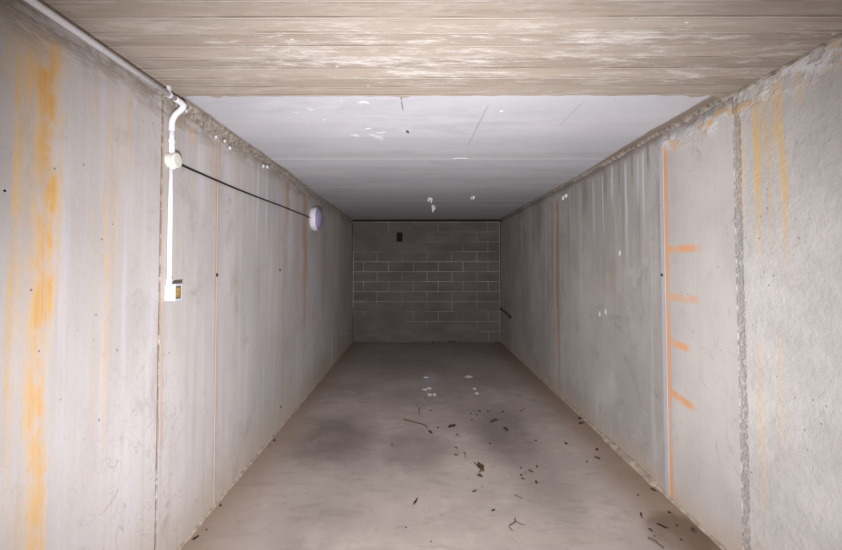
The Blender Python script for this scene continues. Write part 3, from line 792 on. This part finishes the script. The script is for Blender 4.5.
crumb((1.601, 2.372), .016, 'round dark pebble at the foot of the right wall beside the dirt patch', 77, 'pebbles', 'stone', 'pebble', 'pebble', .8)

def flake(p, r, label, seed, st=1.0):
    bm = bmesh.new(); n = 11; top = []; bot = []
    for k in range(n):
        a = 2 * math.pi * k / n; q = r * (1 + .5 * mnoise.noise(Vector((math.cos(a) * 1.5 + seed, math.sin(a) * 1.5, seed * 2.3))))
        z = .004 + .006 * (math.cos(a + seed) * .5 + .5)
        top.append(bm.verts.new((q * st * math.cos(a), q * 1.5 * math.sin(a), z))); bot.append(bm.verts.new((q * st * .9 * math.cos(a), q * 1.35 * math.sin(a), z * .25 - .001)))
    ct, cb = bm.verts.new((0, 0, .009)), bm.verts.new((0, 0, .001))
    for k in range(n):
        bm.faces.new((top[k], top[(k + 1) % n], ct)); bm.faces.new((bot[(k + 1) % n], bot[k], cb)); bm.faces.new((top[k], bot[k], bot[(k + 1) % n], top[(k + 1) % n]))
    zmin = min(v.co.z for v in bm.verts)
    for v in bm.verts: v.co.z -= zmin
    tag(link('paint_flake', bm, MAT['flake'], None, False, (p[0], p[1], 0)), label, 'flake', 'white flakes on the far floor')
for i, (p, r, st, lb) in enumerate([((.09, 5.00), .026, 1, 'white flake, left one of the brighter middle pair on the far floor'), ((.150, 5.05), .032, 1, 'white flake, right one of the brighter middle pair on the far floor'),
      ((.145, 4.80), .030, 1, 'white flake, left one of the nearest pair on the far floor'), ((.20, 4.79), .024, 1, 'white flake, right one of the nearest pair on the far floor'),
      ((.699, 5.544), .030, 1.7, 'elongated white flake, farthest of the three at right on the far floor'), ((.709, 5.017), .022, 1, 'white flake, middle of the three at right on the far floor'),
      ((.710, 4.845), .022, 1, 'white flake, nearest of the three at right on the far floor'), ((.12, 5.53), .022, 1.6, 'greyish flake behind the others on the left, at the pale smear')]):
    flake(p, r, lb, i + 1, st)

# ------------------------------------------------------------------ light: a flash held below the camera, a little daylight through the open front
def area(name, loc, target, size, power, color=(1, 1, 1)):
    l = bpy.data.lights.new(name, 'AREA'); l.shape = 'DISK'; l.size = size; l.energy = power; l.color = color
    o = bpy.data.objects.new(name, l); COL.objects.link(o); o.location = loc
    o.rotation_euler = (Vector(target) - Vector(loc)).to_track_quat('-Z', 'Y').to_euler()
    return o
fl = bpy.data.lights.new('flash', 'SPOT'); fl.energy = 640; fl.shadow_soft_size = .06; fl.color = (1, .99, 1)
fl.spot_size = math.radians(123); fl.spot_blend = 1.0
fo = bpy.data.objects.new('flash', fl); COL.objects.link(fo); fo.location = (0, .04, 1.06)
fo.rotation_euler = (Vector((.15, 8, 1.3)) - Vector(fo.location)).to_track_quat('-Z', 'Y').to_euler()
w = bpy.data.worlds.new('World'); scene.world = w; w.use_nodes = True
w.node_tree.nodes['Background'].inputs[0].default_value = (.86, .90, 1, 1); w.node_tree.nodes['Background'].inputs[1].default_value = .25

# ------------------------------------------------------------------ camera
cd = bpy.data.cameras.new('camera'); cam = bpy.data.objects.new('camera', cd); COL.objects.link(cam); scene.camera = cam
cd.sensor_fit = 'HORIZONTAL'; cd.sensor_width = 36; cd.lens = 36 * 400 / 842
cd.shift_x = 4.6712 / 842; cd.shift_y = -22.6923 / 842; cd.clip_start = .05
pitch, yaw, roll = .0287, -.0025, -.0011
cam.matrix_world = Matrix.Translation((0, 0, 1.5552)) @ Matrix.Rotation(-yaw, 4, 'Z') @ Matrix.Rotation(math.pi / 2 + pitch, 4, 'X') @ Matrix.Rotation(roll, 4, 'Z')

vs = scene.view_settings
scene.display_settings.display_device = 'sRGB'
vs.view_transform = 'Standard'; vs.look = 'None'; vs.gamma = 1; vs.use_curve_mapping = False; vs.exposure = 0.13
